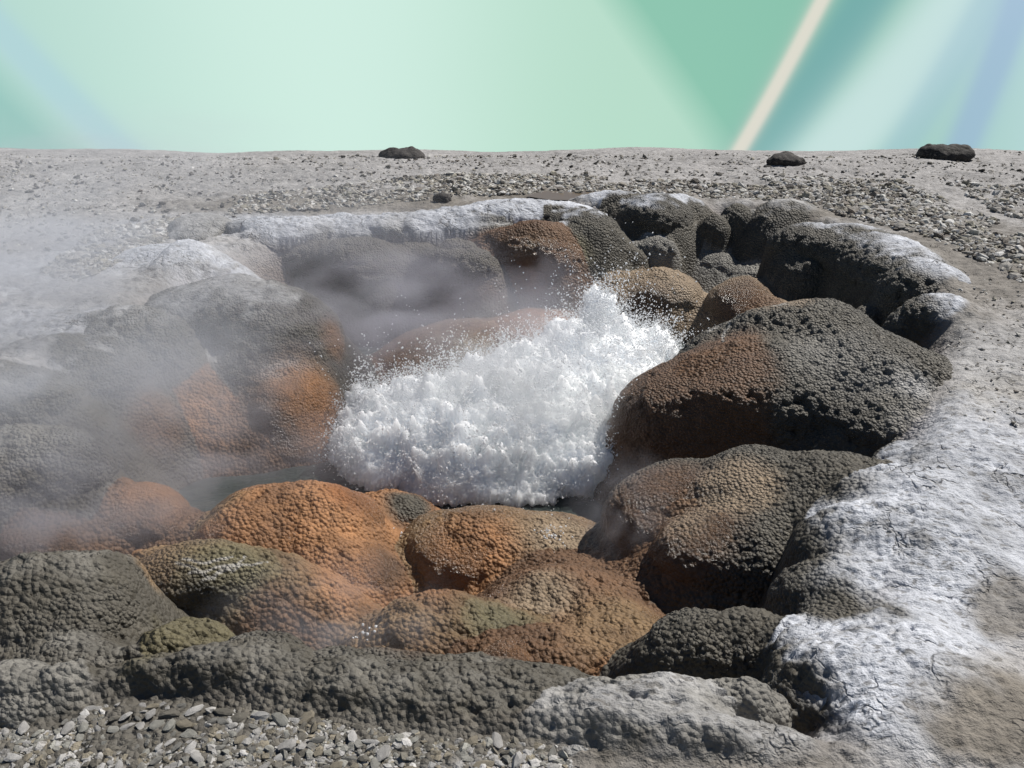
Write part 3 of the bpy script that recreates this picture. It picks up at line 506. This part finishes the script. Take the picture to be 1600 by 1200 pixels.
def dark_rock(label, px, py, rx, ry, n=5, group='dark rocks on the pale gravel'):
    c = P(px, py, 0); mpp = depth(c) / F; z0 = gz(c[0], c[1])
    r = np.random.default_rng(int(px)); bl = []
    for i in range(n):
        a = r.uniform(-.6, .6); R = rx * mpp * r.uniform(.3, .55)
        H = ry * mpp / math.cos(.25) * r.uniform(.7, 1.15)
        bl.append((Vector((c[0] + a * rx * mpp, c[1] + r.uniform(-.3, .3) * rx * mpp, z0 + H * .35)), (R, R * .8, H), r.uniform(0, 3)))
    v, nr, f = remesh(bl, .004 * c[1], 2)
    v = v + nr * ((knob(v, .07, .02, 5)) + fbm(v, 9, 4, 6) * .035)[:, None]
    A = np.zeros((len(v), 4), np.float32) + (.030, .026, .024, .8); A[:, :3] *= (1 + .5 * fbm(v, 12, 3, 9))[:, None]
    put('dark_rock', mesh_np('dark_rock', v, f, A), M_STONE, label, 'rock', group)
for a in [('black jagged rock, largest on the gravel beyond the far right rim', 1226, 258, 38, 13, 7), ('black rock in the damp strip behind the left half of the far rim', 690, 317, 22, 12, 5),
          ('small round black rock behind the low boulder mound at the far left', 352, 322, 11, 10, 3), ('small black rock high on the pale gravel at the upper left', 278, 257, 9, 7, 3),
          ('flat dark rock among the chips left of the boulder mound', 208, 357, 15, 7, 3), ('tiny dark rock close to the crest near the top left corner', 112, 244, 7, 5, 2),
          ('tiny dark rock left of the brown rubble near the crest', 372, 255, 6, 5, 2), ('tiny dark rock on the gravel above the middle of the far rim', 782, 243, 7, 5, 2),
          ('small dark stone close to the right edge beyond the rim', 1582, 276, 8, 5, 2), ('low brown black rubble heap on the crest left of centre', 618, 244, 54, 10, 9),
          ('dark rock lump at the top of the crest left of the brown rubble heap', 486, 237, 24, 6, 4), ('black rocks standing in for a shaded vent hollow on the crest at the upper right', 1462, 250, 55, 17, 10),  # last heap takes the place of a shadowed vent hollow with dark rock
          ('small dark rock just left of the largest black rock', 1198, 262, 8, 4, 2), ('flat bluish stone on the white crust above the far rim', 1040, 300, 24, 6, 3)]:
    dark_rock(*a)
# thin brown puddle behind the far rim crust
pc = [P(x, y) for x, y in [(820, 315), (850, 306), (900, 305), (950, 302), (965, 306), (930, 313), (905, 319), (860, 320)]]
bm = bmesh.new(); vs_ = [bm.verts.new((p[0], p[1], gz(p[0], p[1]) + .018)) for p in pc]; bm.faces.new(vs_); bmesh.ops.triangulate(bm, faces=bm.faces[:])
mp = bpy.data.materials.new('puddle'); mp.use_nodes = True; mp.node_tree.nodes['Principled BSDF'].inputs['Base Color'].default_value = (.14, .11, .075, 1); mp.node_tree.nodes['Principled BSDF'].inputs['Roughness'].default_value = .3
me = bpy.data.meshes.new('puddle'); bm.to_mesh(me); bm.free(); put('puddle', me, mp, kind='structure')

# ---------------------------------------------------------------- boiling water
def foam_mat(name, tr, rough):
    m = bpy.data.materials.new(name); m.use_nodes = True; nt = m.node_tree; b = nt.nodes['Principled BSDF']
    at = N(nt, 'ShaderNodeAttribute', attribute_name='tone'); L(nt, at.outputs['Color'], b.inputs['Base Color'])
    b.inputs['Roughness'].default_value = rough; b.inputs['Specular IOR Level'].default_value = .6
    t = N(nt, 'ShaderNodeBsdfTranslucent'); L(nt, at.outputs['Color'], t.inputs[0])
    mx = N(nt, 'ShaderNodeMixShader', i_0=tr); L(nt, b.outputs[0], mx.inputs[1]); L(nt, t.outputs[0], mx.inputs[2])
    L(nt, mx.outputs[0], nt.nodes['Material Output'].inputs[0])
    if name == 'foam':
        b.inputs['Subsurface Weight'].default_value = 1.0; b.inputs['Subsurface Radius'].default_value = (1, 1, 1); b.inputs['Subsurface Scale'].default_value = .2
    return m
mf = foam_mat('foam', 0.0, .55); md = foam_mat('spray', .55, .2)
bl = [blob3(*q) for q in [(640, 690, -.68, 118, 70, .35), (740, 680, -.66, 140, 95, .4), (850, 650, -.66, 140, 105, .45), (930, 620, -.64, 110, 95, .55), (880, 700, -.68, 120, 75, .4), (985, 580, -.60, 70, 60, .8), (760, 730, -.69, 140, 55, .35), (600, 660, -.66, 50, 46, .4), (700, 765, -.71, 70, 20, .3), (820, 770, -.71, 70, 20, .3), (935, 525, -.50, 26, 58, 2.4), (1005, 545, -.48, 48, 26, .9), (885, 545, -.52, 36, 40, 1.6), (745, 600, -.56, 22, 34, 1.6), (650, 620, -.6, 40, 26, 1.), (570, 640, -.62, 30, 26, 1.2)]]
v, nr, f = remesh(bl, .012, 6)
d1 = fbm(v, 4, 3, 3) * .06; rid = 1 - np.abs(fbm(v, 14, 4, 9, .6)); f1, f2 = worley(v + .05 * np.stack([fbm(v, 9, 3, 80 + i) for i in range(3)], 1), 22, 7)
sp = np.clip(fbm(v, 11, 3, 21) - .12, 0, None)
v2 = v + nr * (d1 + (rid ** 3) * .03 + (1 - np.minimum(f1, 1)) * .015 + fbm(v, 50, 3, 5) * .03 + fbm(v, 22, 3, 6) * .022)[:, None]
v2[:, 2] += sp * .20 * np.clip(nr[:, 2] + .3, 0, 1)
g = .84 + .11 * sstep(-.3, .4, fbm(v2, 6, 5, 19) + rid * .2)
A = np.column_stack((g * .93, g * .98, g * 1.03, np.ones(len(v)))).clip(0, .95)
boil = put('splash', mesh_np('splash', v2, f, A), mf, 'mass of white foaming water boiling up in the middle of the pool', 'boiling water', kind='thing')
# drops thrown up round it
oct_v = np.array([(1, 0, 0), (-1, 0, 0), (0, 1, 0), (0, -1, 0), (0, 0, 1), (0, 0, -1)], float)
ico = bmesh.new(); bmesh.ops.create_icosphere(ico, subdivisions=1, radius=1); iv = np.array([q.co[:] for q in ico.verts]); jf = np.array([[q.index for q in p.verts] for p in ico.faces]); ico.free()
def drops(P3, S, stretch):
    n = len(P3); R = RNG.normal(size=(n, 3)) * stretch[:, None]
    base = iv[None] * S[:, None, None] * (1 + .25 * RNG.normal(size=(n, len(iv), 1)))
    base = base + (iv[None] @ R[:, :, None]) * R[:, None, :] * S[:, None, None]
    return (base + P3[:, None]).reshape(-1, 3), (jf[None] + (np.arange(n) * len(iv))[:, None, None]).reshape(-1, 3)
upm = np.where((nr[:, 2] > -.2) & (v[:, 2] > WATER - .02))[0]
sel = RNG.choice(upm, 48000)
P3 = v2[sel] + nr[sel] * (RNG.exponential(.026, len(sel)) * (1 + 1.2 * np.clip(fbm(v[sel], 5, 2, 33), 0, 1)))[:, None] + np.column_stack((np.zeros((len(sel), 2)), RNG.exponential(.02, len(sel))))
S = RNG.uniform(.001, .0029, len(sel)) * (1 + (RNG.uniform(size=len(sel)) > .93) * 1.0)
ex = []; 
def jet(px, py, z, dx, dz, n, spread, y=0):
    c = P(px, py, z)
    for _ in range(n):
        t = RNG.uniform() ** 1.2
        ex.append(c + np.array((dx * t, y * t, dz * t)) + RNG.normal(size=3) * spread * (.4 + t))
jet(940, 540, -.35, -.02, .42, 800, .04); jet(985, 545, -.35, .0, .50, 160, .12); jet(930, 560, -.4, -.1, .45, 260, .07); jet(960, 540, -.4, .38, -.02, 700, .05)
jet(960, 520, -.35, .30, .10, 220, .10); jet(930, 560, -.35, .15, .55, 120, .12); jet(715, 610, -.45, -.02, .22, 60, .012); jet(750, 610, -.45, -.03, .17, 220, .02)
jet(660, 600, -.5, 0, .25, 30, .07); jet(600, 640, -.55, -.1, .16, 420, .06); jet(570, 700, -.6, -.12, .05, 400, .05); jet(935, 500, -.3, .05, .22, 700, .05); jet(950, 500, -.3, .30, -.12, 500, .05); jet(860, 620, -.5, .1, .22, 900, .09); jet(940, 590, -.45, .1, .25, 900, .09); jet(985, 575, -.42, .12, .14, 500, .06); jet(740, 640, -.52, .05, .10, 500, .07); jet(850, 840, -.5, .06, .0, 160, .035)
jet(800, 830, -.55, 0, .0, 60, .04); jet(690, 830, -.6, .0, .0, 30, .06); jet(640, 850, -.6, 0, 0, 40, .05); jet(560, 985, -.3, .03, .02, 12, .02); jet(860, 600, -.3, .0, .25, 300, .1); jet(1010, 560, -.4, .12, .1, 300, .06)
low = upm[(v2[upm, 2] > WATER + .12)]
for i_ in RNG.choice(low, 340):        # strings of drops thrown out on arcs
    d0 = nr[i_] * .5 + np.array((RNG.normal(.12, .35), RNG.normal(0, .3), RNG.uniform(.5, 1.3))); sp_ = RNG.uniform(.10, .42); n_ = RNG.integers(8, 34)
    for t in np.linspace(0, 1, n_): ex.append(v2[i_] + d0 * sp_ * t - np.array((0, 0, .5 * sp_ * t * t)) + RNG.normal(size=3) * .006 * (.5 + 2 * t))
ex = np.array(ex); P3 = np.concatenate((P3, ex)); S = np.concatenate((S, RNG.uniform(.0015, .0052, len(ex))))
dv, df = drops(P3, S, RNG.uniform(0, .45, len(P3)))
A = np.tile((.95, .96, .97, 1.), (len(dv), 1))
put('water_drops', mesh_np('water_drops', dv, df, A), md, 'white drops and spray flying round the boiling foam', 'water drops', kind='stuff')

# ---------------------------------------------------------------- steam
def steam_mat(name, dens, scale, thr, colr):
    m = bpy.data.materials.new(name); m.use_nodes = True; nt = m.node_tree; nt.nodes.clear()
    tc = N(nt, 'ShaderNodeTexCoord'); ln = N(nt, 'ShaderNodeVectorMath', operation='LENGTH'); L(nt, tc.outputs['Object'], ln.inputs[0])
    fall = math_(nt, 'SUBTRACT', 1.0, ln.outputs['Value'], True); fall = math_(nt, 'POWER', fall, 1.1)
    n = N(nt, 'ShaderNodeTexNoise', i_Scale=scale, i_Detail=3.0, i_Roughness=.55, i_Distortion=.6); L(nt, tc.outputs['Object'], n.inputs['Vector'])
    k = math_(nt, 'MULTIPLY', math_(nt, 'SUBTRACT', n.outputs[0], thr, True), 4.0)
    d = math_(nt, 'MULTIPLY', math_(nt, 'MULTIPLY', fall, k), dens)
    vol = N(nt, 'ShaderNodeVolumePrincipled'); vol.inputs['Color'].default_value = (*colr, 1); vol.inputs['Anisotropy'].default_value = .15
    L(nt, d, vol.inputs['Density']); o = N(nt, 'ShaderNodeOutputMaterial'); L(nt, vol.outputs[0], o.inputs['Volume']); return m
def steam(label, px, py, z, r, dens, scale=1.6, thr=.38, rot=0, colr=(.72, .73, .79)):
    c = P(px, py, z); bm = bmesh.new(); bmesh.ops.create_icosphere(bm, subdivisions=3, radius=1)
    me = bpy.data.meshes.new('steam'); bm.to_mesh(me); bm.free()
    put('steam', me, steam_mat('steam', dens, scale, thr, colr), label, 'steam', 'steam over the spring', 'stuff', mw=Matrix.Translation(c) @ Matrix.Rotation(math.radians(rot), 4, 'Z') @ Matrix.Diagonal((*r, 1)))
steam('low steam over the grey mound at the left edge of the photo', 70, 790, -.05, (.75, .45, .36), 3.4, 2.6, .42, colr=(.70, .70, .76))
steam('thick pale steam drifting over the left edge of the spring', -60, 560, .1, (1.6, 1.8, .8), 3.6, 2.4, .44, colr=(.80, .82, .88))
steam('blue grey steam hanging in front of the far wall behind the splash', 600, 480, -.1, (1.45, .9, .65), 2.8, 2.4, .43, colr=(.66, .65, .72))
steam('steam veiling the pale ground at the upper left', 40, 330, .35, (3.0, 1.8, .8), .8, 2.0, .42, colr=(.80, .82, .88))
steam('thin steam curling over the orange domes in the near pool', 520, 970, -.2, (.45, .3, .25), 2.6, 2.4, .43)
steam('dense white vapour in the heart of the boil', 800, 640, -.42, (.85, .5, .36), 4.5, 2.6, .36, 0, (.97, .98, .99))
steam('fine white mist round the boiling foam', 840, 560, -.2, (.8, .45, .45), 2.8, 2.4, .42, 0, (.95, .96, .98))
steam('thin steam between the splash and the right mounds', 985, 810, -.35, (.3, .35, .3), 2.5, 2.0, .42)
steam('steam over the reddish mounds left of the splash', 330, 700, -.15, (.9, .6, .5), 2.2, 2.8, .45, colr=(.68, .67, .72))
steam('wisp of steam trailing up from the foam over the left mounds', 420, 500, .1, (1.0, .35, .45), 2.4, 3.2, .48, 25, (.80, .81, .85))
